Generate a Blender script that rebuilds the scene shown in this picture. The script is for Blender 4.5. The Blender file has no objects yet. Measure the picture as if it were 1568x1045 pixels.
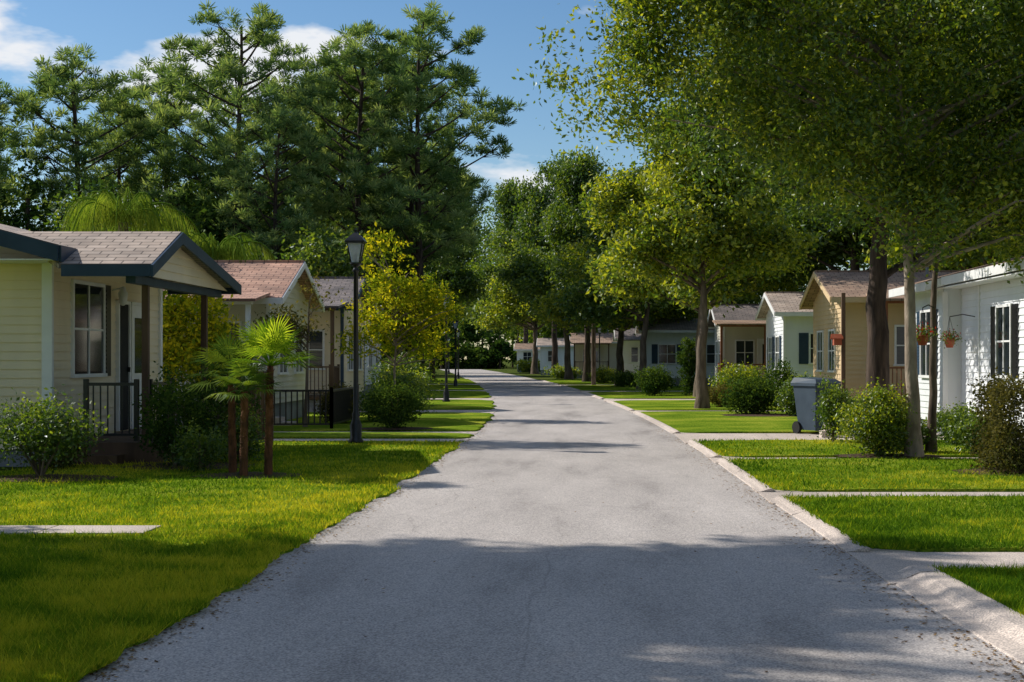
import bpy, math, random
import numpy as np
from mathutils import Vector, noise as mnoise
rnd=random.Random(5)
scene=bpy.context.scene
# ------------------------------------------------------------------ materials
def newmat(name):
    m=bpy.data.materials.new(name); m.use_nodes=True
    nt=m.node_tree; nt.nodes.clear()
    out=nt.nodes.new('ShaderNodeOutputMaterial')
    return m,nt,out
def N(nt,t,**k):
    n=nt.nodes.new(t)
    for a,b in k.items():
        if a in n.inputs.keys(): n.inputs[a].default_value=b
        else: setattr(n,a,b)
    return n
def ramp(nt,stops):
    r=nt.nodes.new('ShaderNodeValToRGB'); cr=r.color_ramp
    cr.elements[0].position=stops[0][0]; cr.elements[0].color=(*stops[0][1],1)
    cr.elements[1].position=stops[-1][0]; cr.elements[1].color=(*stops[-1][1],1)
    for p,c in stops[1:-1]:
        e=cr.elements.new(p); e.color=(*c,1)
    return r
def noise_mat(name,c1,c2,scale=4,rough=.8,bump=.2,bscale=None,stretch=(1,1,1),spec=.3,detail=4,metal=0):
    m,nt,out=newmat(name); L=nt.links
    tc=N(nt,'ShaderNodeTexCoord'); mp=N(nt,'ShaderNodeMapping'); mp.inputs['Scale'].default_value=stretch
    L.new(tc.outputs['Object'],mp.inputs[0])
    no=N(nt,'ShaderNodeTexNoise'); no.inputs['Scale'].default_value=scale; no.inputs['Detail'].default_value=detail
    L.new(mp.outputs[0],no.inputs['Vector'])
    r=ramp(nt,[(.32,c1),(.68,c2)]); L.new(no.outputs['Fac'],r.inputs[0])
    p=N(nt,'ShaderNodeBsdfPrincipled'); p.inputs['Roughness'].default_value=rough; p.inputs['Metallic'].default_value=metal
    p.inputs['Specular IOR Level'].default_value=spec
    L.new(r.outputs[0],p.inputs['Base Color'])
    if bump:
        n2=N(nt,'ShaderNodeTexNoise'); n2.inputs['Scale'].default_value=bscale or scale*6; n2.inputs['Detail'].default_value=3
        L.new(mp.outputs[0],n2.inputs['Vector'])
        b=N(nt,'ShaderNodeBump'); b.inputs['Strength'].default_value=bump; b.inputs['Distance'].default_value=.02
        L.new(n2.outputs['Fac'],b.inputs['Height']); L.new(b.outputs[0],p.inputs['Normal'])
    L.new(p.outputs[0],out.inputs[0])
    return m
def leaf_mat(name,dark,mid,light,trans=.4,gloss=0):
    m,nt,out=newmat(name); L=nt.links
    at=N(nt,'ShaderNodeAttribute'); at.attribute_name='var'
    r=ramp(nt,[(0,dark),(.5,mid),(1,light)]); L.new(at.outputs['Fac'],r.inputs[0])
    p=N(nt,'ShaderNodeBsdfDiffuse'); L.new(r.outputs[0],p.inputs['Color'])
    t=N(nt,'ShaderNodeBsdfTranslucent')
    mx=N(nt,'ShaderNodeMixRGB'); mx.blend_type='MULTIPLY'; mx.inputs[0].default_value=1; mx.inputs[2].default_value=(1.7,1.6,.6,1)
    L.new(r.outputs[0],mx.inputs[1]); L.new(mx.outputs[0],t.inputs[0])
    s=N(nt,'ShaderNodeMixShader'); s.inputs[0].default_value=trans
    L.new(p.outputs[0],s.inputs[1]); L.new(t.outputs[0],s.inputs[2])
    if gloss:
        g=N(nt,'ShaderNodeBsdfGlossy'); g.inputs['Roughness'].default_value=.4; g.inputs['Color'].default_value=(.8,.85,.9,1)
        s2=N(nt,'ShaderNodeMixShader'); s2.inputs[0].default_value=gloss; L.new(s.outputs[0],s2.inputs[1]); L.new(g.outputs[0],s2.inputs[2]); s=s2
    L.new(s.outputs[0],out.inputs[0])
    return m
def roof_mat(name,c1,c2):
    m,nt,out=newmat(name); L=nt.links
    tc=N(nt,'ShaderNodeTexCoord')
    br=N(nt,'ShaderNodeTexBrick'); br.inputs['Scale'].default_value=1
    br.inputs['Brick Width'].default_value=.32; br.inputs['Row Height'].default_value=.15
    br.inputs['Mortar Size'].default_value=.012
    br.inputs['Color1'].default_value=(*c1,1); br.inputs['Color2'].default_value=(*c2,1); br.inputs['Mortar'].default_value=(*[c*.35 for c in c1],1)
    sx=N(nt,'ShaderNodeSeparateXYZ'); L.new(tc.outputs['Object'],sx.inputs[0])
    ge=N(nt,'ShaderNodeNewGeometry'); sn=N(nt,'ShaderNodeSeparateXYZ'); L.new(ge.outputs['Normal'],sn.inputs[0])
    ax=N(nt,'ShaderNodeMath',operation='ABSOLUTE'); L.new(sn.outputs[0],ax.inputs[0])
    gt=N(nt,'ShaderNodeMath',operation='GREATER_THAN'); gt.inputs[1].default_value=.12; L.new(ax.outputs[0],gt.inputs[0])
    ca=N(nt,'ShaderNodeCombineXYZ'); L.new(sx.outputs[0],ca.inputs[0]); L.new(sx.outputs[1],ca.inputs[1])
    cb=N(nt,'ShaderNodeCombineXYZ'); L.new(sx.outputs[1],cb.inputs[0]); L.new(sx.outputs[0],cb.inputs[1])
    mv=N(nt,'ShaderNodeMix',data_type='VECTOR'); L.new(gt.outputs[0],mv.inputs[0]); L.new(ca.outputs[0],mv.inputs[4]); L.new(cb.outputs[0],mv.inputs[5])
    L.new(mv.outputs[1],br.inputs['Vector'])
    no=N(nt,'ShaderNodeTexNoise'); no.inputs['Scale'].default_value=1.5; no.inputs['Detail'].default_value=6; L.new(tc.outputs['Object'],no.inputs['Vector'])
    rr=ramp(nt,[(.3,(.6,.6,.6)),(.7,(1.25,1.2,1.15))]); L.new(no.outputs['Fac'],rr.inputs[0])
    mx=N(nt,'ShaderNodeMixRGB'); mx.blend_type='MULTIPLY'; mx.inputs[0].default_value=1
    L.new(br.outputs['Color'],mx.inputs[1]); L.new(rr.outputs[0],mx.inputs[2])
    p=N(nt,'ShaderNodeBsdfPrincipled'); p.inputs['Roughness'].default_value=.9; L.new(mx.outputs[0],p.inputs['Base Color'])
    b=N(nt,'ShaderNodeBump'); b.inputs['Strength'].default_value=.6; b.inputs['Distance'].default_value=.01
    L.new(br.outputs['Fac'],b.inputs['Height']); b.invert=True; L.new(b.outputs[0],p.inputs['Normal'])
    L.new(p.outputs[0],out.inputs[0]); return m
def siding_mat(name,c):
    return noise_mat(name,tuple(x*.84 for x in c),c,scale=1.3,rough=.55,bump=.05,bscale=60,stretch=(1,1,.35),detail=6)
M={}
M['cream']=siding_mat('cream_siding',(.88,.75,.54))
M['cream2']=siding_mat('pale_siding',(.72,.68,.56))
M['white']=siding_mat('white_siding',(.83,.85,.87))
M['tan']=siding_mat('tan_siding',(.74,.55,.33))
M['bluewhite']=siding_mat('blue_white_siding',(.82,.84,.87))
M['trimwhite']=noise_mat('white_trim',(.76,.76,.76),(.85,.85,.85),3,.45,0)
M['navy']=noise_mat('navy_trim',(.022,.045,.08),(.035,.065,.11),3,.45,.05)
M['brownwood']=noise_mat('brown_wood',(.07,.04,.024),(.15,.09,.055),5,.7,.4,30,(1,1,.15))
M['redwood']=noise_mat('red_wood',(.2,.065,.03),(.33,.12,.06),5,.65,.3,30,(1,1,.2))
M['skirt']=noise_mat('skirting',(.18,.19,.2),(.28,.29,.3),2,.8,.2)
M['black']=noise_mat('black_metal',(.008,.008,.009),(.015,.015,.017),8,.35,.05,spec=.5)
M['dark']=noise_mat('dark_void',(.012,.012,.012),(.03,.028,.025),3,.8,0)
M['roofgrey']=roof_mat('grey_brown_shingles',(.4,.32,.27),(.52,.43,.37))
M['roofred']=roof_mat('red_brown_shingles',(.46,.26,.19),(.58,.35,.26))
M['roofdark']=roof_mat('dark_shingles',(.16,.14,.14),(.24,.2,.19))
M['roofbrown']=roof_mat('brown_shingles',(.32,.21,.15),(.4,.28,.2))
M['bin']=noise_mat('grey_plastic',(.035,.055,.08),(.05,.075,.105),4,.6,.05)
M['rubber']=noise_mat('rubber',(.01,.01,.01),(.02,.02,.02),4,.7,.05)
M['clay']=noise_mat('clay',(.3,.07,.03),(.4,.11,.06),6,.7,.1)
M['bark']=noise_mat('bark',(.07,.05,.035),(.2,.155,.115),7,.95,1.0,18,(1,1,.25))
M['barkdark']=noise_mat('dark_bark',(.025,.018,.014),(.1,.07,.052),8,.95,1.0,14,(1,1,.2))
M['barkpale']=noise_mat('pale_bark',(.16,.12,.09),(.4,.32,.25),6,.9,.8,22,(1,1,.4))
M['palmbark']=noise_mat('palm_bark',(.045,.022,.012),(.18,.075,.035),14,.95,1.0,40,(1,1,.4))
M['mulch']=noise_mat('mulch',(.03,.018,.01),(.11,.06,.035),14,.95,1,50)
m,nt,out=newmat('window_glass'); p=N(nt,'ShaderNodeBsdfPrincipled'); p.inputs['Base Color'].default_value=(.02,.026,.032,1); p.inputs['Roughness'].default_value=.06; p.inputs['Specular IOR Level'].default_value=.7
no=N(nt,'ShaderNodeTexNoise'); no.inputs['Scale'].default_value=1.2; bb=N(nt,'ShaderNodeBump'); bb.inputs['Strength'].default_value=.08; nt.links.new(no.outputs['Fac'],bb.inputs['Height']); nt.links.new(bb.outputs[0],p.inputs['Normal'])
nt.links.new(p.outputs[0],out.inputs[0]); M['glass']=m
m,nt,out=newmat('lantern_glass'); p=N(nt,'ShaderNodeBsdfPrincipled'); p.inputs['Roughness'].default_value=.15; p.inputs['Transmission Weight'].default_value=.5
no=N(nt,'ShaderNodeTexNoise'); rr=ramp(nt,[(.3,(.65,.7,.75)),(.7,(.88,.9,.92))]); nt.links.new(no.outputs['Fac'],rr.inputs[0]); nt.links.new(rr.outputs[0],p.inputs['Base Color'])
nt.links.new(p.outputs[0],out.inputs[0]); M['lglass']=m

M['leaf_bright']=leaf_mat('leaf_bright',(.028,.065,.01),(.12,.19,.018),(.42,.43,.035),.5,.04)
M['leaf_mid']=leaf_mat('leaf_mid',(.025,.055,.012),(.075,.14,.02),(.24,.3,.035),.45,.04)
M['leaf_dark']=leaf_mat('leaf_dark',(.016,.038,.012),(.045,.09,.022),(.14,.2,.035),.35)
M['leaf_yellow']=leaf_mat('leaf_yellow',(.07,.12,.012),(.21,.27,.02),(.66,.56,.03),.45)
M['leaf_red']=leaf_mat('leaf_red',(.04,.05,.018),(.1,.095,.035),(.2,.17,.05),.3)
M['needle']=leaf_mat('pine_needles',(.04,.085,.035),(.13,.215,.085),(.36,.43,.2),.4)
M['palm']=leaf_mat('palm_frond',(.05,.13,.01),(.15,.27,.025),(.42,.5,.05),.45)
M['plume']=leaf_mat('plume_frond',(.05,.1,.012),(.14,.23,.03),(.34,.42,.07),.35)
M['grassblade']=leaf_mat('grass_blade',(.045,.11,.01),(.15,.25,.016),(.5,.46,.04),.4)
M['litter']=leaf_mat('dry_leaf',(.08,.04,.015),(.2,.11,.045),(.36,.24,.1),.15)
M['flower']=leaf_mat('flower',(.3,.02,.01),(.5,.03,.02),(.6,.12,.05),.3)
def grass_mat(name,a,b,c):
    m,nt,out=newmat(name); L=nt.links
    tc=N(nt,'ShaderNodeTexCoord')
    n1=N(nt,'ShaderNodeTexNoise'); n1.inputs['Scale'].default_value=.5; n1.inputs['Detail'].default_value=4; L.new(tc.outputs['Object'],n1.inputs['Vector'])
    n2=N(nt,'ShaderNodeTexNoise'); n2.inputs['Scale'].default_value=24; n2.inputs['Detail'].default_value=4; L.new(tc.outputs['Object'],n2.inputs['Vector'])
    r=ramp(nt,[(.36,a),(.5,b),(.64,c)])
    ad=N(nt,'ShaderNodeMath',operation='ADD'); L.new(n1.outputs['Fac'],ad.inputs[0]); L.new(n2.outputs['Fac'],ad.inputs[1])
    hf=N(nt,'ShaderNodeMath',operation='MULTIPLY'); hf.inputs[1].default_value=.5; L.new(ad.outputs[0],hf.inputs[0]); L.new(hf.outputs[0],r.inputs[0])
    p=N(nt,'ShaderNodeBsdfDiffuse'); L.new(r.outputs[0],p.inputs['Color'])
    b_=N(nt,'ShaderNodeBump'); b_.inputs['Strength'].default_value=.9; b_.inputs['Distance'].default_value=.04; L.new(n2.outputs['Fac'],b_.inputs['Height']); L.new(b_.outputs[0],p.inputs['Normal'])
    L.new(p.outputs[0],out.inputs[0]); return m
M['grass']=grass_mat('lawn_turf',(.05,.1,.01),(.16,.25,.018),(.4,.38,.05))
M['ground']=grass_mat('rough_ground',(.03,.05,.012),(.07,.1,.02),(.14,.13,.05))
def asphalt(name,base,crack=.3,stain=.0):
    m,nt,out=newmat(name); L=nt.links
    tc=N(nt,'ShaderNodeTexCoord')
    mp=N(nt,'ShaderNodeMapping'); mp.inputs['Scale'].default_value=(1,.22,1); L.new(tc.outputs['Object'],mp.inputs[0])
    n1=N(nt,'ShaderNodeTexNoise'); n1.inputs['Scale'].default_value=.9; n1.inputs['Detail'].default_value=7; n1.inputs['Roughness'].default_value=.62; L.new(mp.outputs[0],n1.inputs['Vector'])
    n2=N(nt,'ShaderNodeTexNoise'); n2.inputs['Scale'].default_value=75; n2.inputs['Detail'].default_value=3; L.new(tc.outputs['Object'],n2.inputs['Vector'])
    r1=ramp(nt,[(.3,tuple(x*(.78-stain) for x in base)),(.45,tuple(x*.93 for x in base)),(.68,tuple(x*1.15 for x in base))]); L.new(n1.outputs['Fac'],r1.inputs[0])
    r2=ramp(nt,[(.32,(.5,.5,.52)),(.68,(1.3,1.29,1.25))]); L.new(n2.outputs['Fac'],r2.inputs[0])
    mx=N(nt,'ShaderNodeMixRGB'); mx.blend_type='MULTIPLY'; mx.inputs[0].default_value=1; L.new(r1.outputs[0],mx.inputs[1]); L.new(r2.outputs[0],mx.inputs[2])
    vo=N(nt,'ShaderNodeTexVoronoi',feature='DISTANCE_TO_EDGE'); vo.inputs['Scale'].default_value=.4
    mv=N(nt,'ShaderNodeMixRGB'); mv.inputs[0].default_value=.4; L.new(tc.outputs['Object'],mv.inputs[1]); L.new(n1.outputs['Color'],mv.inputs[2]); L.new(mv.outputs[0],vo.inputs['Vector'])
    rc=ramp(nt,[(0,(.5,.5,.5)),(.003,(1,1,1))]); L.new(vo.outputs['Distance'],rc.inputs[0])
    m2=N(nt,'ShaderNodeMixRGB'); m2.blend_type='MULTIPLY'; m2.inputs[0].default_value=crack; L.new(mx.outputs[0],m2.inputs[1]); L.new(rc.outputs[0],m2.inputs[2])
    p=N(nt,'ShaderNodeBsdfPrincipled'); p.inputs['Roughness'].default_value=.8; p.inputs['Specular IOR Level'].default_value=.15; L.new(m2.outputs[0],p.inputs['Base Color'])
    b=N(nt,'ShaderNodeBump'); b.inputs['Strength'].default_value=.5; b.inputs['Distance'].default_value=.006; L.new(n2.outputs['Fac'],b.inputs['Height']); L.new(b.outputs[0],p.inputs['Normal'])
    L.new(p.outputs[0],out.inputs[0]); return m
M['asphalt']=asphalt('worn_asphalt',(.5,.455,.43),.4,.14)
M['concrete']=asphalt('concrete',(.62,.53,.47),.5)

# ------------------------------------------------------------------ mesh builder
class MB:
    def __init__(s): s.V=[];s.F=[];s.n=0;s.var=[]
    def add(s,V,F,mi=0,var=None,smooth=False):
        V=np.asarray(V,dtype=np.float64).reshape(-1,3); F=np.asarray(F,dtype=np.int64)
        s.V.append(V); s.F.append((F+s.n,mi,smooth)); s.n+=len(V)
        if var is None: var=np.full(len(V),.5)
        s.var.append(np.asarray(var,dtype=np.float64))
    def hexa(s,P,mi=0):
        s.add(P,[(3,2,1,0),(4,5,6,7),(0,1,5,4),(1,2,6,5),(2,3,7,6),(3,0,4,7)],mi)
    def box(s,x0,x1,y0,y1,z0,z1,mi=0):
        x0,x1=min(x0,x1),max(x0,x1); y0,y1=min(y0,y1),max(y0,y1)
        s.hexa([(x0,y0,z0),(x1,y0,z0),(x1,y1,z0),(x0,y1,z0),(x0,y0,z1),(x1,y0,z1),(x1,y1,z1),(x0,y1,z1)],mi)
    def slab(s,q,th,mi=0):
        q=[np.array(p,float) for p in q]
        nrm=np.cross(q[1]-q[0],q[2]-q[0])
        if nrm[2]<0: q=q[::-1]
        s.hexa([p-np.array((0,0,th)) for p in q]+q,mi)
    def beam(s,a,b,w,h,mi=0):
        a=np.array(a,float);b=np.array(b,float); d=b-a; d/=np.linalg.norm(d)
        up=np.array((0,0,1.)) if abs(d[2])<.95 else np.array((0,1.,0))
        r=np.cross(d,up); r/=np.linalg.norm(r); u=np.cross(r,d)
        r=r*w/2;u=u*h/2
        s.hexa([a-r-u,a+r-u,b+r-u,b-r-u,a-r+u,a+r+u,b+r+u,b-r+u],mi)
    def tube(s,pts,rad,k=8,mi=0,cap=True):
        P=np.array(pts,float); n=len(P); V=[]
        for i in range(n):
            d=P[min(i+1,n-1)]-P[max(i-1,0)]; d/=np.linalg.norm(d)+1e-9
            ref=np.array((1.,0,0)) if abs(d[0])<.8 else np.array((0,1.,0))
            a=np.cross(d,ref); a/=np.linalg.norm(a); b=np.cross(d,a)
            for j in range(k):
                t=2*math.pi*j/k; V.append(P[i]+rad[i]*(a*math.cos(t)+b*math.sin(t)))
        F=[(i*k+j,i*k+(j+1)%k,(i+1)*k+(j+1)%k,(i+1)*k+j) for i in range(n-1) for j in range(k)]
        s.add(V,F,mi,smooth=True)
        if cap and k>=3:
            s.add([P[-1]]+V[-k:],[(0,1+j,1+(j+1)%k) for j in range(k)],mi)
    def revolve(s,prof,c=(0,0),k=20,mi=0,rot=0):
        V=[(c[0]+r*math.cos(2*math.pi*j/k+rot),c[1]+r*math.sin(2*math.pi*j/k+rot),z) for r,z in prof for j in range(k)]
        F=[(i*k+j,i*k+(j+1)%k,(i+1)*k+(j+1)%k,(i+1)*k+j) for i in range(len(prof)-1) for j in range(k)]
        s.add(V,F,mi,smooth=k>8)
    def lbox(s,o,t,n,a0,a1,z0,z1,d0,d1,mi=0):
        o=np.array((o[0],o[1],0.));t=np.array((t[0],t[1],0.));n=np.array((n[0],n[1],0.))
        f=lambda a,d,z:o+t*a+n*d+np.array((0,0,z))
        s.hexa([f(a0,d0,z0),f(a1,d0,z0),f(a1,d1,z0),f(a0,d1,z0),f(a0,d0,z1),f(a1,d0,z1),f(a1,d1,z1),f(a0,d1,z1)],mi)
    def build(s,name,mats,parent=None,origin=(0,0,0)):
        V=np.concatenate(s.V)-np.array(origin,float)
        me=bpy.data.meshes.new(name)
        me.vertices.add(len(V)); me.vertices.foreach_set('co',V.ravel().astype(np.float32))
        li=np.concatenate([F.ravel() for F,_,_ in s.F])
        tot=np.concatenate([np.full(len(F),F.shape[1]) for F,_,_ in s.F])
        st=np.concatenate([[0],np.cumsum(tot)[:-1]])
        me.loops.add(len(li)); me.loops.foreach_set('vertex_index',li.astype(np.int32))
        me.polygons.add(len(tot)); me.polygons.foreach_set('loop_start',st.astype(np.int32))
        try: me.polygons.foreach_set('loop_total',tot.astype(np.int32))
        except Exception: pass
        me.polygons.foreach_set('material_index',np.concatenate([np.full(len(F),mi) for F,mi,_ in s.F]).astype(np.int32))
        me.polygons.foreach_set('use_smooth',np.concatenate([np.full(len(F),sm) for F,_,sm in s.F]))
        at=me.attributes.new('var','FLOAT','POINT'); at.data.foreach_set('value',np.concatenate(s.var).astype(np.float32))
        me.update(calc_edges=True); me.validate()
        for m_ in mats: me.materials.append(M[m_] if isinstance(m_,str) else m_)
        ob=bpy.data.objects.new(name,me); ob.location=origin if parent is None else (0,0,0)
        scene.collection.objects.link(ob)
        if parent: ob.parent=parent
        return ob
def group(name,loc):
    e=bpy.data.objects.new(name,None); e.location=loc; scene.collection.objects.link(e); return e
def place(src,name,loc,scale=1,rot=0):
    o=bpy.data.objects.new(name,src.data); o.location=loc; o.rotation_euler=(0,0,rot)
    o.scale=scale if isinstance(scale,tuple) else (scale,)*3
    scene.collection.objects.link(o); return o
# ------------------------------------------------------------------ foliage helpers
def unit(rng,n):
    v=rng.normal(size=(n,3)); return v/np.linalg.norm(v,axis=1,keepdims=True)
def leaves(mb,C,size,rng,mi,var,up=.5,aspect=.5):
    n=len(C); nn=unit(rng,n)+np.array((0,0,up)); nn/=np.linalg.norm(nn,axis=1,keepdims=True)
    u=np.cross(nn,unit(rng,n)); u/=np.linalg.norm(u,axis=1,keepdims=True)+1e-9
    w=np.cross(nn,u); s=(size*(.6+.8*rng.random(n)))[:,None]*.5
    V=np.stack([C-u*s,C+w*s*aspect-nn*s*.15,C+u*s,C-w*s*aspect-nn*s*.15],1).reshape(-1,3)
    mb.add(V,np.arange(n*4).reshape(n,4),mi,np.repeat(np.clip(var,0,1),4))
def lobes_clusters(rng,lobes,nc,gap=.0,shell=.5,nscale=.5):
    vols=np.array([l[3]*l[4]*l[5] for l in lobes])**.75; vols/=vols.sum()
    out=[]
    while len(out)<nc:
        l=lobes[rng.choice(len(lobes),p=vols)]
        d=unit(rng,1)[0]; r=shell+(1-shell)*rng.random()
        p=np.array(l[:3])+d*r*np.array(l[3:6])
        nv=mnoise.noise(Vector(p*nscale)+Vector((lobes[0][0]*3.1,7,2)))
        if nv<gap and rng.random()<.93: continue
        out.append(p)
    return np.array(out)
def limbs(mb,trunk,tr,targets,rng,mi=0,k=6,r0=.09,lift=.35):
    T=np.array(trunk,float)
    for t in targets:
        hs=T[:,2]; zt=t[2]-.35*np.linalg.norm(t[:2]-T[-1,:2])-.3
        lo=hs[0]+(hs[-1]-hs[0])*.42
        z=min(max(zt,lo),hs[-1]); i=int(np.searchsorted(hs,z)); i=min(max(i,1),len(T)-1)
        f=(z-hs[i-1])/(hs[i]-hs[i-1]+1e-9); a=T[i-1]+(T[i]-T[i-1])*f
        L=np.linalg.norm(t-a)
        mid=a+(t-a)*.45+np.array((0,0,lift*L*.35))+rng.normal(size=3)*L*.05
        rr=min(r0,tr*.6)*min(1,L/3+.3)
        ts=np.linspace(0,1,7)[:,None]; P=(1-ts)**2*a+2*(1-ts)*ts*mid+ts**2*t
        P[1:-1]+=rng.normal(size=(5,3))*L*.012
        mb.tube(P,np.linspace(rr,rr*.18,7),k,mi,cap=False)
def tree(name,trunk,tr,lobes,nc,lpc,lsize,bark,leaf,seed,gap=-.1,sig=.28,nlimb=22,shell=.35,up=.4,varbias=0,r0=.09,nscale=.5,k=12,aspect=.5,droop=0,zflat=.65):
    rng=np.random.default_rng(seed); mb=MB()
    T=np.array(trunk,float)
    if len(T)<6:
        tt=np.linspace(0,len(T)-1,14); T=np.stack([np.interp(tt,range(len(T)),T[:,i]) for i in range(3)],1)
        T[1:-1,:2]+=rng.normal(size=(12,2))*tr*.12
    rad=np.linspace(tr,tr*.35,len(T)); rad[0]*=1.45; rad[1]*=1.12
    mb.tube(T,rad,k,0)
    C=lobes_clusters(rng,lobes,nc,gap,shell,nscale)
    limbs(mb,T,tr,C[rng.choice(len(C),min(nlimb,len(C)),replace=False)],rng,0,r0=r0)
    cv=rng.random(nc)*.55+.2+varbias
    idx=np.repeat(np.arange(nc),lpc)
    sg=sig*(.6+.8*rng.random(nc))
    off=rng.normal(size=(nc*lpc,3))*sg[idx][:,None]*np.array((1,1,zflat))
    if droop: off[:,2]-=np.abs(rng.normal(size=nc*lpc))*droop
    P=C[idx]+off
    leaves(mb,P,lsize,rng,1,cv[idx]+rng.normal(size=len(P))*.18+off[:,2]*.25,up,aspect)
    return mb.build(name,[bark,leaf],None,tuple(trunk[0]))
# ------------------------------------------------------------------ road layout
RY=[-30,7.5,12.8,26.4,41,53,74,100,123,185,285,400]
RL=[-2.66,-2.66,-2.52,-2.35,-2.5,-3.2,-4.9,-7.4,-9.9,-17,-30,-46]
RR=[2.5,2.45,2.25,2.2,1.8,1.2,-.1,-2.2,-4.3,-10.8,-23,-39]
def smooth_interp(y,X):
    return float(np.mean([np.interp(y+d,RY,X) for d in (-6,-3,0,3,6)])) if y>10 else float(np.interp(y,RY,X))
xl=lambda y:smooth_interp(y,RL); xr=lambda y:smooth_interp(y,RR)
g=MB(); g.add([(-1500,-400,0),(1500,-400,0),(1500,3000,0),(-1500,3000,0)],[(0,1,2,3)]); g.build('ground',['ground'])
r=MB(); ys=list(np.arange(-30,60,1.0))+list(np.arange(60,236,4.))
V=[]
for y in ys: V+=[(xl(y)-.12,y,.008),(xr(y)+.1,y,.008)]
r.add(V,[(2*i,2*i+1,2*i+3,2*i+2) for i in range(len(ys)-1)]); r.build('road',['asphalt'])
kb=MB()
def kerb_run(y0,y1,fn,side,w=.2,h=.05):
    n=max(2,int((y1-y0)/.4)); ys=np.linspace(y0,y1,n)
    if y0<11: w,h=.42,.075
    prof=[(0,.0),(.02,.018),(w*.35,.03),(w*.6,h),(w-.03,h+.008),(w,h),(w,0)]
    V=[]
    for i,y in enumerate(ys):
        for a,z in prof: V.append((fn(y)+side*a+rnd.uniform(-.008,.008),y,z+(rnd.uniform(-.003,.003) if z>0 else 0)))
    k=len(prof); F=[(i*k+j,i*k+j+1,(i+1)*k+j+1,(i+1)*k+j) for i in range(n-1) for j in range(k-1)]
    kb.add(V,F,0)
    for e in (0,n-1): kb.add(V[e*k:(e+1)*k],[tuple(range(k))],0)
Rgaps=[(11.2,12.4),(17.1,18.0),(23.6,24.3),(29,32.2),(45,46.3),(57,60),(72,75),(90,93)]
prev=-10
for a,b in Rgaps+[(112,112)]:
    y=prev
    while y<a-.05:
        e=min(y+2.98,a); kerb_run(y,e-.02,xr,1); y=e
    prev=b
kb.build('kerb',['concrete'])
pv=MB()
def pave(pts,z=.016): pv.slab([(x,y,z) for x,y in pts],.03)
for a,b in Rgaps:
    x0=xr(a)-.02; X1=9 if b<30 else 12
    nseg=max(1,int((X1-x0)/1.5)); xs=np.linspace(x0,X1,nseg+1)
    for i in range(nseg): pave([(xs[i]+.008,a),(xs[i+1]-.008,a),(xs[i+1]-.008,b),(xs[i]+.008,b)])
    for (ya,yb) in ((a-.55,a),(b,b+.55)):
        yy=a if ya<a else b; yo=ya if ya<a else yb
        pv.slab([(x0,yy,.02),(x0,yo,.02),(x0+.03,yo,.02),(x0+.6,yy,.02)],.03)
Lgaps=[(28.6,30.0),(32.0,33.0),(44,47),(58,61),(74,77),(92,96)]
for a,b in Lgaps:
    x1=xl((a+b)/2)+.05; xs=np.linspace(-9.5 if a<50 else x1-7,x1,6)
    for i in range(5): pave([(xs[i]+.008,a),(xs[i+1]-.008,a),(xs[i+1]-.008,b),(xs[i]+.008,b)])
pv.build('footpath',['concrete'])
wk=MB()
for i in range(5): wk.slab([(-9.2+i*1.02,13.35,.068),(-8.2+i*1.02,13.35,.068),(-8.2+i*1.02,13.95,.068),(-9.2+i*1.02,13.95,.068)],.05)
wk.build('walkway',['concrete'])
lw=MB()
def edge_noise(side,y):
    return mnoise.noise(Vector((side*5,y*.7,0)))*.14+mnoise.noise(Vector((side*9,y*3,0)))*.09 if side<0 else mnoise.noise(Vector((3,y*2,0)))*.06
def rin(y): return .44 if y<11.3 else .2
def lawn(y0,y1,fn,side,outer,inset):
    n=max(3,int((y1-y0)/.12)) if y0<40 else max(3,int((y1-y0)/1))
    ys=np.linspace(y0,y1,n); V=[]
    for i,y in enumerate(ys):
        e=inset+edge_noise(side,y)
        c=0; dd=min(y-y0,y1-y)
        if dd<.5: c=(.5-math.sqrt(max(0,.25-(.5-dd)**2)))*.8
        x=fn(y)+side*(e+c)
        V+=[(x,y,0),(x+side*.03,y,.04),(x+side*1.0,y,.055),(outer,y,.055),(outer+side*.05,y,0)]
    F=[(i*5+j,i*5+j+1,(i+1)*5+j+1,(i+1)*5+j) for i in range(n-1) for j in range(4)]
    if side<0: F=[f[::-1] for f in F]
    lw.add(V,F,0)
    for e in (0,n-1): lw.add(V[e*5:(e+1)*5],[(0,1,2,3,4)],0)
pr=-6
for a,b in Rgaps+[(115,115)]: lawn(pr+.03,a-.03,xr,1,8.1 if pr>17 and pr<40 else 13,rin(pr)); pr=b
pr=-6
for a,b in Lgaps+[(120,120)]: lawn(pr+.03,a-.03,xl,-1,(-8.2 if pr<0 else -9.2) if pr<50 else xl(pr)-9,.0); pr=b
lw.add([(-40,-6,.055),(-8.2,-6,.055),(-8.2,21,.055),(-40,21,.055)],[(0,1,2,3)])
lw.build('lawn',['grass'])
gb=MB(); rng=np.random.default_rng(3)
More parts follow.
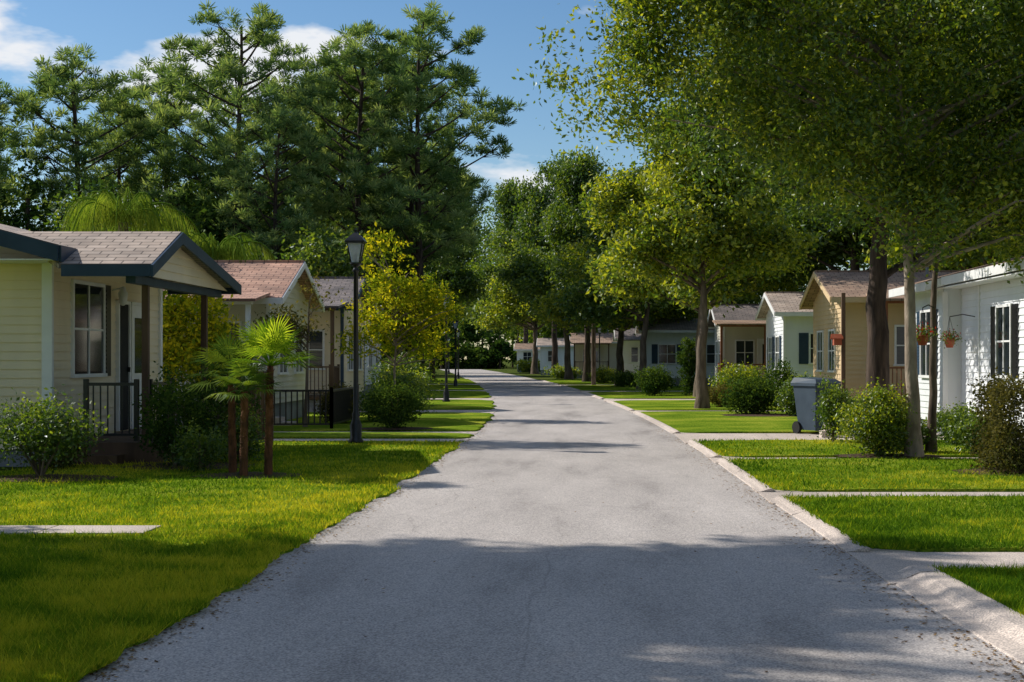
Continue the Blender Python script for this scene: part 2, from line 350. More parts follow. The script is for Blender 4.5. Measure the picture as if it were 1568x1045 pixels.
def blades(side,fn,y0,y1,n,skip):
    u=rng.random(n); Y=1/(1/y0+(1/y1-1/y0)*u)
    tab=np.linspace(y0,y1,400); ft=np.array([fn(v) for v in tab]); xi=np.interp(Y,tab,ft)
    lim=np.clip(-.43*Y-.4 if side<0 else .33*Y+.4,-8.4,8.1)
    e=np.interp(Y,tab,np.array([edge_noise(side,v)+(rin(v) if side>0 else 0) for v in tab]))
    a=xi+side*(e-.05); w=np.abs(lim-a); X=a+side*w*rng.random(n)
    keep=(np.abs(lim)>np.abs(a))
    for s0,s1 in skip: keep&=~((Y>s0-.02)&(Y<s1+.02))
    if side<0: keep&=~((Y>13.33)&(Y<13.97)&(X<-4.1))
    X=X[keep];Y=Y[keep];n=len(X)
    sc=np.clip(Y/12,.8,2.2)
    h=(.028+.035*rng.random(n))*np.where(rng.random(n)<.04,1.9,1); wd=.006*sc
    th=rng.random(n)*6.283; dx=np.cos(th)*wd; dy=np.sin(th)*wd
    ln=rng.normal(size=(n,2))*h[:,None]*.55
    z0=np.full(n,.04)
    V=np.stack([np.stack([X-dx,Y-dy,z0],1),np.stack([X+dx,Y+dy,z0],1),np.stack([X+ln[:,0],Y+ln[:,1],z0+h],1)],1).reshape(-1,3)
    pn=np.array([mnoise.noise(Vector((a*.5,b*.3,0))) for a,b in zip(X,Y)])*.65+np.array([mnoise.noise(Vector((a*2.2,b*2.2,0))) for a,b in zip(X,Y)])*.5
    var=np.clip((.58 if side<0 else .42)+pn+rng.normal(size=n)*.22,0,1)
    gb.add(V,np.arange(n*3).reshape(n,3),0,np.repeat(var,3))
blades(-1,xl,6.5,28.5,180000,[])
blades(1,xr,7.5,30,120000,Rgaps)
gb.build('grass',['grassblade'])
lt=MB(); n=3200
Y=6.5+rng.random(n)**1.6*35; sd=rng.random(n)<.5
X=np.array([ (xl(y)+abs(rng.normal())*.12+edge_noise(-1,y)*-1) if s else (xr(y)-abs(rng.normal())*.16) for y,s in zip(Y,sd)])
n2=140; X=np.concatenate([X,rng.uniform(-2.3,2.2,n2)]); Y=np.concatenate([Y,7+rng.random(n2)*25])
leaves(lt,np.stack([X,Y,np.full(len(X),.016)],1),.03,rng,0,rng.random(len(X)),6,.6)
lt.build('fallen_leaves',['litter'])
# ------------------------------------------------------------------ houses
def siding(mb,p0,p1,z0,z1,n,ridge=None,mi=0,pitch=.14):
    p0=np.array(p0,float);p1=np.array(p1,float);n=np.array(n,float)
    zt=ridge[1] if ridge else z1; tr=ridge[0] if ridge else .5
    def ext(z):
        if z<=z1 or not ridge: return 0,1
        a=min(1,(z-z1)/(zt-z1)); return tr*a,1-(1-tr)*a
    z=z0
    while z<zt-1e-4:
        zz=min(z+pitch,zt)
        a0,a1=ext(z);b0,b1=ext(zz)
        f=lambda t,d,h:(*(p0+(p1-p0)*t+n*d),h)
        mb.add([f(a0,.024,z),f(a1,.024,z),f(b1,.002,zz),f(b0,.002,zz),f(a0,0,z),f(a1,0,z)],[(0,1,2,3),(4,5,1,0)],mi)
        z=zz
def window(G,o,t,n,a,zc,w,h,og,shutter=None,frame='trimwhite',div=True):
    fr=MB(); x0,x1=a-w/2,a+w/2; z0,z1=zc-h/2,zc+h/2; f=.06
    fr.lbox(o,t,n,x0-f,x1+f,z1,z1+f,.0,.06); fr.lbox(o,t,n,x0-f-.03,x1+f+.03,z0-f,z0,.0,.085)
    fr.lbox(o,t,n,x0-f,x0,z0+.001,z1-.001,.0,.06); fr.lbox(o,t,n,x1,x1+f,z0+.001,z1-.001,.0,.06)
    if div: fr.lbox(o,t,n,a-.02,a+.02,z0+.001,z1-.001,.035,.052)
    fr.lbox(o,t,n,x0+.001,x1-.001,zc-.018,zc+.018,.036,.048)
    fr.build('window_frame',[frame],G,og)
    gl=MB(); gl.lbox(o,t,n,x0+.002,x1-.002,z0+.002,z1-.002,.024,.034,0)
    gl.build('window_glass',['glass'],G,og)
    if shutter:
        sh=MB()
        for s0 in ((x0-f-.38,x0-f-.02),(x1+f+.02,x1+f+.38)):
            sh.lbox(o,t,n,s0[0],s0[1],z0-.04,z1+.04,.02,.045)
            for i in range(int(h/.07)):
                sh.lbox(o,t,n,s0[0]+.04,s0[1]-.04,z0+.02+i*.07,z0+.05+i*.07,.045,.055)
        sh.build('shutters',[shutter],G,og)
def door(G,o,t,n,a,z0,w,h,og,mat='trimwhite',glassy=True):
    d=MB(); f=.06
    d.lbox(o,t,n,a-w/2,a+w/2,z0,z0+h,.02,.05,0)
    d.lbox(o,t,n,a-w/2-f,a-w/2-.002,z0,z0+h,.0,.075,1); d.lbox(o,t,n,a+w/2+.002,a+w/2+f,z0,z0+h,.0,.075,1)
    d.lbox(o,t,n,a-w/2-f,a+w/2+f,z0+h+.002,z0+h+f,.0,.078,1)
    if glassy:
        d.lbox(o,t,n,a-w*.3,a+w*.3,z0+h*.45,z0+h*.9,.05,.056,2); d.lbox(o,t,n,a-w*.3,a+w*.3,z0+h*.1,z0+h*.38,.05,.058,1)
    d.lbox(o,t,n,a+w*.38,a+w*.43,z0+h*.46,z0+h*.5,.05,.1,3)
    d.build('door',[mat,'trimwhite','glass','black'],G,og)
def rail(mb,a,b,z0,z1,mi=0,step=.12,th=.025):
    mb.beam((*a,z1),(*b,z1),.06,.05,mi); mb.beam((*a,z0+.1),(*b,z0+.1),.04,.04,mi)
    L=math.dist(a,b); n=max(1,int(L/step))
    for i in range(n+1):
        f=i/n; x=a[0]+(b[0]-a[0])*f; y=a[1]+(b[1]-a[1])*f
        w=th if 0<i<n else .07
        mb.box(x-w/2,x+w/2,y-w/2,y+w/2,z0 if not 0<i<n else z0+.11,z1-.026 if 0<i<n else z1+.08,mi)
def mobile_home(name,side,xf,y0,y1,L,ze,zr,wall,roof,trim,zb=.55,near_wins=(),front_win=True,porch=None,shutter=None):
    G=group(name,(xf,y0,0)); og=(xf,y0,0); xb=xf+side*L; yc=(y0+y1)/2
    w=MB(); nx=-side
    siding(w,(xf,y0),(xf,y1),zb,ze,(nx,0),(.5,zr-.06))
    siding(w,(xb,y0),(xb,y1),zb,ze,(-nx,0),(.5,zr-.06))
    siding(w,(xf,y0),(xb,y0),zb,ze,(0,-1)); siding(w,(xf,y1),(xb,y1),zb,ze,(0,1))
    w.build('walls',[wall],G,og)
    s=MB(); s.box(xf-nx*.03,xb+nx*.03,y0+.03,y1-.03,0,zb); s.build('skirting',['skirt'],G,og)
    tm=MB()
    for x in (xf,xb):
        for y in (y0,y1):
            sx=1 if x>(xf+xb)/2 else -1; sy=-1 if y==y0 else 1
            tm.box(x-sx*.07,x+sx*.03,y-sy*.07,y+sy*.03,zb-.02,ze+.02)
    oh=.4; sl=(zr-ze)/((y1-y0)/2); zo=ze-sl*oh+.05
    xa=xf+nx*oh; xc=xb-nx*oh; zrr=zr+.05
    R=MB()
    R.slab([(xa,y0-oh,zo),(xc,y0-oh,zo),(xc,yc,zrr),(xa,yc,zrr)],.08)
    R.slab([(xa,y1+oh,zo),(xc,y1+oh,zo),(xc,yc,zrr),(xa,yc,zrr)],.08)
    R.box(min(xa,xc)+.01,max(xa,xc)-.01,yc-.12,yc+.12,zrr-.03,zrr+.018)
    R.build('roof',[roof],G,og)
    x_0,x_1=min(xa,xc),max(xa,xc)
    for sy,y in ((-1,y0-oh),(1,y1+oh)):
        tm.box(x_0,x_1,y+sy*.003,y+sy*.035,zo-.17,zo-.015)
    for x,sg in ((xa,nx),(xc,-nx)):
        for y in (y0-oh,y1+oh):
            a=np.array((x+sg*.003,y,zo-.015)); b=np.array((x+sg*.003,yc,zrr-.015)); c=np.array((sg*.03,0,0)); h=np.array((0,0,.17))
            tm.hexa([a-h,a-h+c,b-h+c,b-h,a,a+c,b+c,b])
    tm.box(min(xa,xc)+.04,max(xa,xc)-.04,y0-oh+.04,y0-.03,zo-.12,zo-.1)
    tm.build('trim',[trim],G,og)
    vn=MB(); vn.tube([(xf+side*3,yc-.5,zr-.2),(xf+side*3,yc-.5,zr+.35)],[.05,.05],8); vn.box(xf+side*5,xf+side*5.4,yc-.8,yc-.5,zr-.2,zr+.15); vn.build('roof_vents',['skirt'],G,og)
    for (d,zc,ww,hh) in near_wins: window(G,(xf,y0),(side,0),(0,-1),d,zc,ww,hh,og,shutter)
    if front_win:
        window(G,(xf,y0),(0,1),(nx,0),(y1-y0)*.3,1.95,.95,1.2,og,shutter); window(G,(xf,y0),(0,1),(nx,0),(y1-y0)*.72,1.95,.95,1.2,og,shutter)
    if porch:
        pl,pd,pm,ro=porch['len'],porch['depth'],porch['mat'],porch.get('roof',roof)
        s0=porch.get('start',.2); P=MB(); xs0=xf+side*s0; xs1=xs0+side*pl; yy=y0-pd
        P.box(xs0,xs1,yy,y0-.04,zb-.13,zb-.03,1); P.box(xs0+side*.1,xs1-side*.1,yy+.08,y0-.1,0,zb-.135,2)
        nP=max(2,int(pl/1.9)+1)
        for i in range(nP):
            x=xs0+(xs1-xs0)*i/(nP-1); P.box(x-.055,x+.055,yy+.02,yy+.13,zb-.028,ze-.33)
        P.box(min(xs0,xs1)-.1,max(xs0,xs1)+.1,yy-.02,yy+.15,ze-.329,ze-.17)
        rail(P,(xs0+side*.07,yy+.07),(xs1-side*.07,yy+.07),zb-.02,zb+.9,0)
        rail(P,(xs0,yy+.18),(xs0,y0-.8),zb-.02,zb+.9,0)
        P.build('porch',[pm,'brownwood','skirt'],G,og)
        Q=MB(); Q.slab([(xs0-side*.25,yy-.25,ze-.2),(xs1+side*.25,yy-.25,ze-.2),(xs1+side*.25,y0-.3,ze+.02),(xs0-side*.25,y0-.3,ze+.02)],.07); Q.build('porch_roof',[ro],G,og)
        st=MB()
        for i in range(3): st.box(xs0-side*(.02+.28*(2-i)),xs0-side*(.02+.28*(3-i)),y0-.75,y0-.05,0,(zb-.1)*(i+1)/4+.02)
        st.build('steps',['concrete'],G,og)
        door(G,(xf,y0),(side,0),(0,-1),s0+pl*.6,zb+.0,.9,2.05,og,porch.get('door','trimwhite'))
    return G
mobile_home('mobile_home',-1,-7.9,36,41,12,3.35,4.3,'cream2','roofred','trimwhite',near_wins=[(1.2,2.0,.9,1.2),(4.2,2,.9,1.2)],porch=dict(len=5.2,depth=1.7,mat='trimwhite',start=.15))
mobile_home('mobile_home',-1,-7.8,46.5,51,12,3.55,4.45,'cream','roofdark','navy',near_wins=[(1.1,2.0,.9,1.2)],porch=dict(len=5,depth=2,mat='brownwood',start=.0))
mobile_home('mobile_home',-1,-9.6,63,68,12,3.4,4.2,'bluewhite','roofgrey','trimwhite',near_wins=[(1.2,2,1,1.1)],porch=dict(len=4,depth=1.6,mat='trimwhite',start=1))
mobile_home('mobile_home',-1,-12.6,80,85,12,3.4,4.2,'white','roofbrown','trimwhite',near_wins=[(1.2,2,1,1.1),(4,2,1,1.1)])
mobile_home('mobile_home',-1,-15.5,100,105,12,3.4,4.2,'tan','roofgrey','trimwhite',near_wins=[(1.2,2,1,1.1)])
mobile_home('mobile_home',-1,-19.5,124,129,12,3.4,4.2,'white','roofdark','trimwhite',near_wins=[(1.2,2,1,1.1)])
mobile_home('mobile_home',1,7.7,42,47,13,3.6,4.4,'tan','roofbrown','tan',near_wins=[(2.0,2.1,.8,1.1)],porch=dict(len=3.6,depth=1.9,mat='redwood',start=.9,door='redwood'))
mobile_home('mobile_home',1,7.7,54,59,12,3.55,4.3,'bluewhite','roofgrey','trimwhite',near_wins=[(1.4,2.1,.8,1.1),(4,2.1,.8,1.1)],shutter='navy')
mobile_home('mobile_home',1,6.7,67,71,12,3.5,4.3,'cream2','roofdark','trimwhite',near_wins=[(1,2,.8,1.1)],porch=dict(len=4,depth=2.2,mat='redwood',start=-.3,roof='roofbrown'))
mobile_home('mobile_home',1,3.9,86,91,13,3.5,4.15,'white','roofgrey','trimwhite',near_wins=[(1.3,2,1,1.1),(4.2,2,1,1.1)],shutter='navy')
mobile_home('mobile_home',1,2.9,105,110,12,3.3,4.0,'white','roofdark','trimwhite',near_wins=[(1.3,2,1,1.1)],porch=dict(len=3,depth=1.8,mat='trimwhite',start=0))
mobile_home('mobile_home',1,-.6,126,131,12,3.3,4.0,'cream2','roofbrown','trimwhite',near_wins=[(1.3,2,1,1.1)],porch=dict(len=3,depth=1.8,mat='brownwood',start=0))
mobile_home('mobile_home',1,-4.3,150,155,10,3.2,3.9,'bluewhite','roofgrey','trimwhite',near_wins=[(1.3,2,1,1.1)])
mobile_home('mobile_home',1,-8.2,182,187,7,3.0,3.7,'white','roofbrown','trimwhite',near_wins=[(1.3,2,1,1.1)])
# near-left cottage
G=group('bungalow',(-8.4,22.4,0)); og=(-8.4,22.4,0)
w=MB(); siding(w,(-8.4,22.4),(-8.4,28.3),.28,3.3,(1,0)); siding(w,(-14.2,22.4),(-8.4,22.4),.28,3.3,(0,-1),(.5,4.15)); siding(w,(-14.2,28.3),(-8.4,28.3),.28,3.3,(0,1),(.5,4.15)); siding(w,(-14.2,22.4),(-14.2,28.3),.28,3.3,(-1,0))
w.build('walls',['cream'],G,og)
w=MB(); w.box(-14.15,-8.44,22.44,28.26,0,.28); w.build('skirting',['skirt'],G,og)
R=MB(); R.slab([(-7.9,21.5,3.43),(-7.9,28.9,3.43),(-11.3,28.9,4.33),(-11.3,21.5,4.33)],.1); R.slab([(-14.7,21.5,3.43),(-14.7,28.9,3.43),(-11.3,28.9,4.33),(-11.3,21.5,4.33)],.1)
R.slab([(-7.9,21.5,3.14),(-6.5,21.5,3.14),(-6.5,23.1,3.77),(-9.35,23.1,3.77)],.07); R.slab([(-7.95,27.0,3.12),(-6.5,27.0,3.12),(-6.5,23.1,3.77),(-9.35,23.1,3.77)],.07)
R.build('roof',['roofgrey'],G,og)
T=MB()
T.box(-7.897,-7.86,21.5,28.9,3.17,3.415)
for (xa,za,xb_,zb_) in ((-7.9,3.415,-11.3,4.315),(-14.7,3.415,-11.3,4.315)):
    for y,c in ((21.497,-.035),(28.903,.035)):
        T.hexa([(xa,y,za-.24),(xa,y+c,za-.24),(xb_,y+c,zb_-.24),(xb_,y,zb_-.24),(xa,y,za),(xa,y+c,za),(xb_,y+c,zb_),(xb_,y,zb_)])
T.box(-7.85,-6.5,21.46,21.497,2.95,3.125)
for (ya,za) in ((21.46,3.12),(27.05,3.1)):
    T.hexa([(-6.497,ya,za-.18),(-6.46,ya,za-.18),(-6.46,23.1,3.57),(-6.497,23.1,3.57),(-6.497,ya,za),(-6.46,ya,za),(-6.46,23.1,3.755),(-6.497,23.1,3.755)])
T.box(-7.85,-6.5,27.0,27.04,2.93,3.1)
T.box(-6.95,-6.8,21.7,26.9,2.86,2.98)
T.build('fascia',['navy'],G,og)
sf=MB(); sf.box(-8.42,-7.9,21.55,28.85,3.2,3.22); sf.box(-14.2,-8.43,21.54,22.37,3.2,3.22); sf.build('soffit',['trimwhite'],G,og)
w=MB(); siding(w,(-6.7,21.7),(-6.7,26.85),2.98,3.0,(1,0),(.27,3.66)); w.build('gable',['cream'],G,og)
P=MB()
for y in (22.5,26.0): P.box(-6.94,-6.84,y-.05,y+.05,.38,2.86)
P.build('porch_posts',['brownwood'],G,og)
P=MB(); P.box(-8.36,-6.7,22.45,27.3,.02,.38,0)
for i in range(2): P.box(-6.69+.3*i,-6.39+.3*i,24.2,25.6,.02,.26-.13*i,0)
P.box(-8.2,-7.2,22.05,22.44,.02,.2,0)
P.build('porch_floor',['brownwood'],G,og)
P=MB(); rail(P,(-7.85,22.55),(-7.05,22.55),.4,1.3,0,.11,.02); rail(P,(-6.88,22.7),(-6.88,23.9),.4,1.3,0,.11,.02); P.build('porch_railing',['black'],G,og)
P=MB(); P.box(-8.46,-8.3,22.3,22.38,.1,3.2); P.box(-8.37,-8.36,22.4,22.5,.28,3.2);P.box(-8.40,-8.34,28.2,28.34,.28,3.2)
P.build('downspout',['trimwhite'],G,og)
window(G,(-8.4,22.4),(0,1),(1,0),1.75,2.2,1.45,1.5,og)
s=MB()
for a0,a1 in ((2.56,2.86),):
    s.lbox((-8.4,22.4),(0,1),(1,0),a0,a1,1.4,3.0,.02,.05)
    for i in range(20): s.lbox((-8.4,22.4),(0,1),(1,0),a0+.03,a1-.03,1.45+i*.075,1.49+i*.075,.05,.06)
s.build('shutters',['black'],G,og)
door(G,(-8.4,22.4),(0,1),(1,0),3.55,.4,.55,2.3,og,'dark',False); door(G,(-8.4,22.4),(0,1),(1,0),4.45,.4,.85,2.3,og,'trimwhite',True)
P=MB(); P.revolve([(.0,3.0),(.05,2.98),(.06,2.92),(.09,2.88),(.07,2.7),(.03,2.66),(0,2.65)],(-8.2,25.45),10); P.beam((-8.4,25.45,2.93),(-8.2,25.45,2.97),.03,.03); P.build('wall_lamp',['trimwhite'],G,og)
s=MB(); rail(s,(-6.6,24.6),(-6.6,25.9),.05,1.2,0,.09,.05); s.build('side_gate',['black'],G,og)
# near-right white house
G=group('white_bungalow',(8.4,22,0)); og=(8.4,22,0)
w=MB(); siding(w,(8.4,20),(8.4,34.2),.3,3.45,(-1,0)); siding(w,(8.4,20),(14.4,20),.3,3.45,(0,-1),(.5,4.3)); siding(w,(8.4,34.2),(14.4,34.2),.3,3.45,(0,1),(.5,4.3))
siding(w,(8.0,31.4),(8.0,34.3),.3,3.3,(-1,0)); siding(w,(8.0,31.4),(8.4,31.4),.3,3.3,(0,-1)); siding(w,(8.0,34.3),(8.4,34.3),.3,3.3,(0,1)); w.build('walls',['white'],G,og)
w=MB(); w.box(8.44,14.4,20.04,34.16,0,.3); w.box(8.04,8.43,31.44,34.26,0,.3); w.build('skirting',['skirt'],G,og)
R=MB(); R.slab([(7.9,19.6,3.5),(7.9,34.7,3.5),(11.4,34.7,4.38),(11.4,19.6,4.38)],.1); R.slab([(14.9,19.6,3.5),(14.9,34.7,3.5),(11.4,34.7,4.38),(11.4,19.6,4.38)],.1)
R.slab([(7.55,31.1,3.4),(7.55,34.72,3.4),(8.6,34.72,3.68),(8.6,31.1,3.68)],.08)
R.build('roof',['roofbrown'],G,og)
T=MB(); T.box(7.86,7.897,19.6,31.08,3.3,3.485); T.box(7.51,7.547,31.08,34.74,3.2,3.385); T.box(7.9,8.36,19.7,34.6,3.25,3.27)
T.hexa([(7.55,31.06,3.2),(8.6,31.06,3.48),(8.6,31.097,3.48),(7.55,31.097,3.2),(7.55,31.06,3.385),(8.6,31.06,3.665),(8.6,31.097,3.665),(7.55,31.097,3.385)])
for y in (31.37,34.33): T.box(7.97,8.08,y-.03,y+.03,.28,3.18)
T.box(8.36,8.42,29.9,29.98,.1,3.25); T.build('trim',['trimwhite'],G,og)
window(G,(8.0,31.4),(0,1),(-1,0),1.4,2.05,1.0,1.45,og,'navy'); window(G,(8.4,22),(0,1),(-1,0),6.15,2.05,.9,1.35,og,'black'); window(G,(8.4,22),(0,1),(-1,0),2.5,2.05,.9,1.35,og,'black')
# ------------------------------------------------------------------ street furniture
def lamp(loc):
    G=group('street_lamp',loc); b=MB()
    b.revolve([(0,0),(.15,0),(.15,.05),(.11,.1),(.12,.35),(.09,.42),(.07,.5),(.08,.56),(.052,.62),(.046,3.35),(.075,3.38),(.05,3.42),(.04,3.46),(.1,3.5),(.13,3.53),(0,3.54)],(0,0),18)
    b.build('pole',['black'],G)
    c=MB()
    for i in range(4):
        a=math.pi/4+i*math.pi/2; c.beam((.115*math.cos(a),.115*math.sin(a),3.54),(.21*math.cos(a),.21*math.sin(a),3.93),.022,.022)
    c.revolve([(.23,3.92),(.27,3.93),(.27,3.96),(.2,4.02),(.1,4.09),(.05,4.12),(.03,4.14),(.035,4.18),(.012,4.2),(.0,4.26)],(0,0),4,rot=math.pi/4)
    c.add([(.23*math.cos(math.pi/4+i*math.pi/2),.23*math.sin(math.pi/4+i*math.pi/2),3.92) for i in range(4)],[(3,2,1,0)])
    c.revolve([(0,3.56),(.03,3.56),(.03,3.7),(0,3.7)],(0,0),8)
    c.build('lantern_cap',['black'],G)
    d=MB(); d.revolve([(.1,3.55),(.195,3.915)],(0,0),4,rot=math.pi/4); d.revolve([(0,3.7),(.05,3.72),(.07,3.8),(.04,3.88),(0,3.9)],(0,0),10); d.build('lantern_glass',['lglass'],G)
for l in [(-4.42,27.9,.05),(-5.2,54.8,.05),(-7.6,86,0),(-10.2,118,0),(-14.9,160,0),(1.3,101,0)]: lamp(l)
def bin_(loc):
    G=group('wheelie_bin',loc); b=MB()
    w0,w1,d0,d1=.24,.31,.26,.36
    b.hexa([(-w0,-d0,.08),(w0,-d0,.08),(w0,d0,.08),(-w0,d0,.08),(-w1,-d1,.98),(w1,-d1,.98),(w1,d1,.98),(-w1,d1,.98)])
    b.box(-w1-.03,w1+.03,-d1-.03,d1+.03,.94,.985)
    b.box(-.14,.14,-d1+.02,-d1+.0601,.3,.7)
    b.build('body',['bin'],G)
    c=MB(); c.hexa([(-w1-.03,-d1-.05,.99),(w1+.03,-d1-.05,.99),(w1+.03,d1+.04,.99),(-w1-.03,d1+.04,.99),(-w1+.06,-d1+.08,1.07),(w1-.06,-d1+.08,1.07),(w1-.03,d1,1.1),(-w1+.03,d1,1.1)]); c.build('lid',['bin'],G)
    h=MB(); h.tube([(-.26,d1+.12,.96),(.26,d1+.12,.96)],[.018]*2,8); h.beam((-.24,d1,.96),(-.24,d1+.12,.96),.03,.03); h.beam((.24,d1,.96),(.24,d1+.12,.96),.03,.03); h.build('handle',['bin'],G)
    wv=MB()
    for x in (-.3,.25): wv.tube([(x,d0+.02,.12),(x+.06,d0+.02,.12)],[.12,.12],16); wv.add([(x,d0+.02+.12*math.cos(t*math.pi/8),.12+.12*math.sin(t*math.pi/8)) for t in range(16)],[tuple(range(16))])
    wv.build('wheels',['rubber'],G); return G
b1=bin_((5.3,32.0,.016)); b1.rotation_euler[2]=.5; b1.scale=(1.15,1.15,1.15)
G=group('birdhouse',(5.75,31.2,.05)); b=MB(); b.box(-.04,.04,-.04,.04,0,3.1); b.build('post',['brownwood'],G)
b=MB(); b.box(-.22,-.045,-.09,.09,1.95,2.1,0); b.slab([(-.27,-.12,2.1),(-.02,-.12,2.1),(-.02,0,2.2),(-.27,0,2.2)],.02); b.slab([(-.27,.12,2.1),(-.02,.12,2.1),(-.02,0,2.2),(-.27,0,2.2)],.02); b.build('house_box',['clay'],G)
G=group('utility_pedestal',(5.35,30.6,.016)); b=MB(); b.box(-.2,.2,-.18,.18,0,.14); b.box(-.12,.12,-.1,.1,.141,.3); b.build('block',['concrete'],G)
def planter(name,loc,arm):
    G=group(name,loc); b=MB(); b.revolve([(0,-.16),(.07,-.16),(.12,0),(.13,0),(.13,.02),(.1,.02),(.1,-.03),(0,-.03)],(0,0),14); b.build('pot',['clay'],G)
    c=MB(); rg=np.random.default_rng(1); C=rg.normal(size=(400,3))*np.array((.1,.1,.07))+np.array((0,0,.05)); leaves(c,C,.05,rg,0,rg.random(400)); C=rg.normal(size=(70,3))*np.array((.1,.1,.06))+np.array((0,0,.1)); leaves(c,C,.05,rg,1,rg.random(70)); c.build('flowers',['leaf_mid','flower'],G)
    d=MB(); d.tube([(0,0,.5),(arm/2,0,.55),(arm,0,.5)],[.01]*3,6)
    for i in range(3):
        a=i*2.09; d.tube([(.12*math.cos(a),.12*math.sin(a),0),(0,0,.5)],[.004]*2,4)
    d.build('hanger',['black'],G)
planter('hanging_planter',(7.85,30.3,2.1),.55); planter('hanging_planter',(6.0,25.0,2.1),.2)
f=MB(); rail(f,(-9.0,33.6),(-5.9,33.6),.06,.95,0,.13,.03); rail(f,(-5.9,33.6),(-5.9,37.5),.06,.95,0,.13,.03); f.build('metal_fence',['black'])
f=MB()
for i in range(12): f.box(-7.35+i*.09,-7.27+i*.09,29.0,29.03,.02,1.45)
f.box(-7.35,-6.28,29.032,29.06,.4,.48); f.box(-7.35,-6.28,29.032,29.06,1.2,1.28); f.build('wooden_fence',['brownwood'])
f=MB(); f.tube([(.8,92,0),(.8,92,3),(.8,92,7.5)],[.16,.15,.12],10); f.beam((.1,92,7),(1.5,92,7),.1,.12); f.build('utility_pole',['bark'])
# ------------------------------------------------------------------ trees right
tree('street_tree',[(5.6,23.9,0),(5.52,23.9,2.2),(5.45,23.95,4.5),(5.3,24,7.5)],.125,
 [(5.6,24.3,7.8,3.4,3.0,2.4),(2.2,24,8.0,2.6,2.2,2.0),(8.6,24,6.6,2.8,2.4,2.6),(4.2,23.6,5.6,1.9,1.8,1.3),(.8,24.2,6.9,1.4,1.3,1.7),(7.0,23.6,4.6,2.0,1.6,1.1),(8.6,25,4.5,1.6,2,1.2),(2.8,24.2,6.1,1.3,1.4,1.2),(5.5,23.2,4.3,1.2,1.2,.9)],
 3000,42,.095,'barkpale','leaf_bright',11,gap=-.02,sig=.18,nlimb=60,r0=.045,nscale=.9,droop=.16,shell=.25,varbias=.08)
tree('street_tree',[(6.2,25.2,0),(6.25,25.2,2.4),(6.35,25.3,5)],.085,[(7.4,26,6.5,2.4,2,2.0),(6.2,26,4.9,1.6,1.4,.7)],600,36,.11,'bark','leaf_mid',12,sig=.22,nlimb=20,r0=.04)
tree('oak_tree',[(6.65,32,0),(6.62,32,2.5),(6.75,32,5),(6.9,32,8)],.3,[(7,32,8.6,5,4,3.0),(4,32.5,7.4,2.4,2.5,1.7),(10,32,7.4,3,3,2.3),(6,31,5.9,2.4,2.2,1.0),(9,31.5,5.4,2,2,.9)],2200,36,.15,'barkdark','leaf_mid',13,gap=-.07,sig=.27,nlimb=34,droop=.1)
tree('oak_tree',[(4.03,47.4,0),(4.0,47.4,2.2),(4.1,47.4,3.6),(4.0,47.4,7)],.2,[(4.2,47.4,6.4,2.8,3,2.1),(2.4,47,5.3,1.5,1.8,1.1),(6,47.8,5.5,1.9,2,1.1),(4.5,47.4,8.6,2.2,2.2,1.5),(1.6,48,6.9,1.3,1.5,1.2),(2.8,47.5,9.4,1.3,1.3,.9)],1600,34,.17,'bark','leaf_bright',14,gap=0,sig=.25,nlimb=40,droop=.08,varbias=.15,nscale=.7)
a=tree('shade_tree',[(0,0,0),(0,0,2.4),(.1,0,5),(0,0,9)],.24,[(0,0,7.2,3.6,4.0,2.6),(-2.8,.5,5.4,2.0,2.2,1.3),(2.9,-.5,5.9,2.2,2.4,1.4),(0,-2.5,5.1,1.8,2,1.2),(.6,0,10.2,2.4,2.4,1.8),(-1.8,.8,9.0,1.5,1.5,1.1)],1300,30,.24,'bark','leaf_bright',15,gap=0,sig=.34,nlimb=34,varbias=.14,nscale=.6)
a.location=(5.2,62,0)
b_=tree('shade_tree',[(0,0,0),(.1,0,2.2),(.4,0,5),(0,0,9)],.22,[(0,0,6.4,3.0,3.4,2.2),(-2.4,.5,4.8,1.8,2,1.1),(2.6,-.5,7.8,2.2,2.4,1.7),(-1.2,-2,9.0,1.9,2,1.7),(.4,0,11.2,1.3,1.3,1.2)],1150,30,.24,'bark','leaf_mid',16,gap=0,sig=.34,nlimb=30,varbias=.08,nscale=.6)
b_.location=(3.2,76,0)
c_=tree('shade_tree',[(0,0,0),(.2,0,3),(-.1,0,7),(.2,0,12)],.3,[(.5,0,10,3.4,3.4,2.6),(-2.2,0,7.2,2.4,2.4,1.6),(2.4,.5,6.6,1.9,2,1.3),(-.8,0,13.2,2.2,2.2,1.7),(2.2,-.6,12,1.4,1.4,1.1)],1300,30,.26,'barkdark','leaf_mid',17,gap=0,sig=.36,nlimb=34,varbias=.02,nscale=.6)
c_.location=(7.6,73,0)
for i,(x,y,s,q) in enumerate([(2.4,88,(1.1,1.1,.9),0),(.4,103,(.9,.9,1.1),2),(-1.0,116,(1.4,1.3,1.15),1),(-2.4,134,(1.1,1.1,1.4),2),(-5.2,160,(1.6,1.5,1.3),0),(-7.6,190,(1.4,1.4,1.7),2),(9,84,1.2,1),(14,66,1.15,2),(15,52,1.1,0),(16,38,1.1,1),(-13,118,1.2,2),(-17.5,145,1.4,0),(-21,175,1.6,2),(6.6,98,1.1,2),(11,57,(1,1,.9),2),(11.5,9.5,1.1,2),(10.5,0,1.1,0),(-12,1,1.2,2),(1,-13,1.2,2),(-4,-20,1.2,0)]):  # entries beside and behind the camera: unseen trees, added to block sky light
    place((a,b_,c_)[q],'shade_tree',(x,y,0),s,i*1.3)
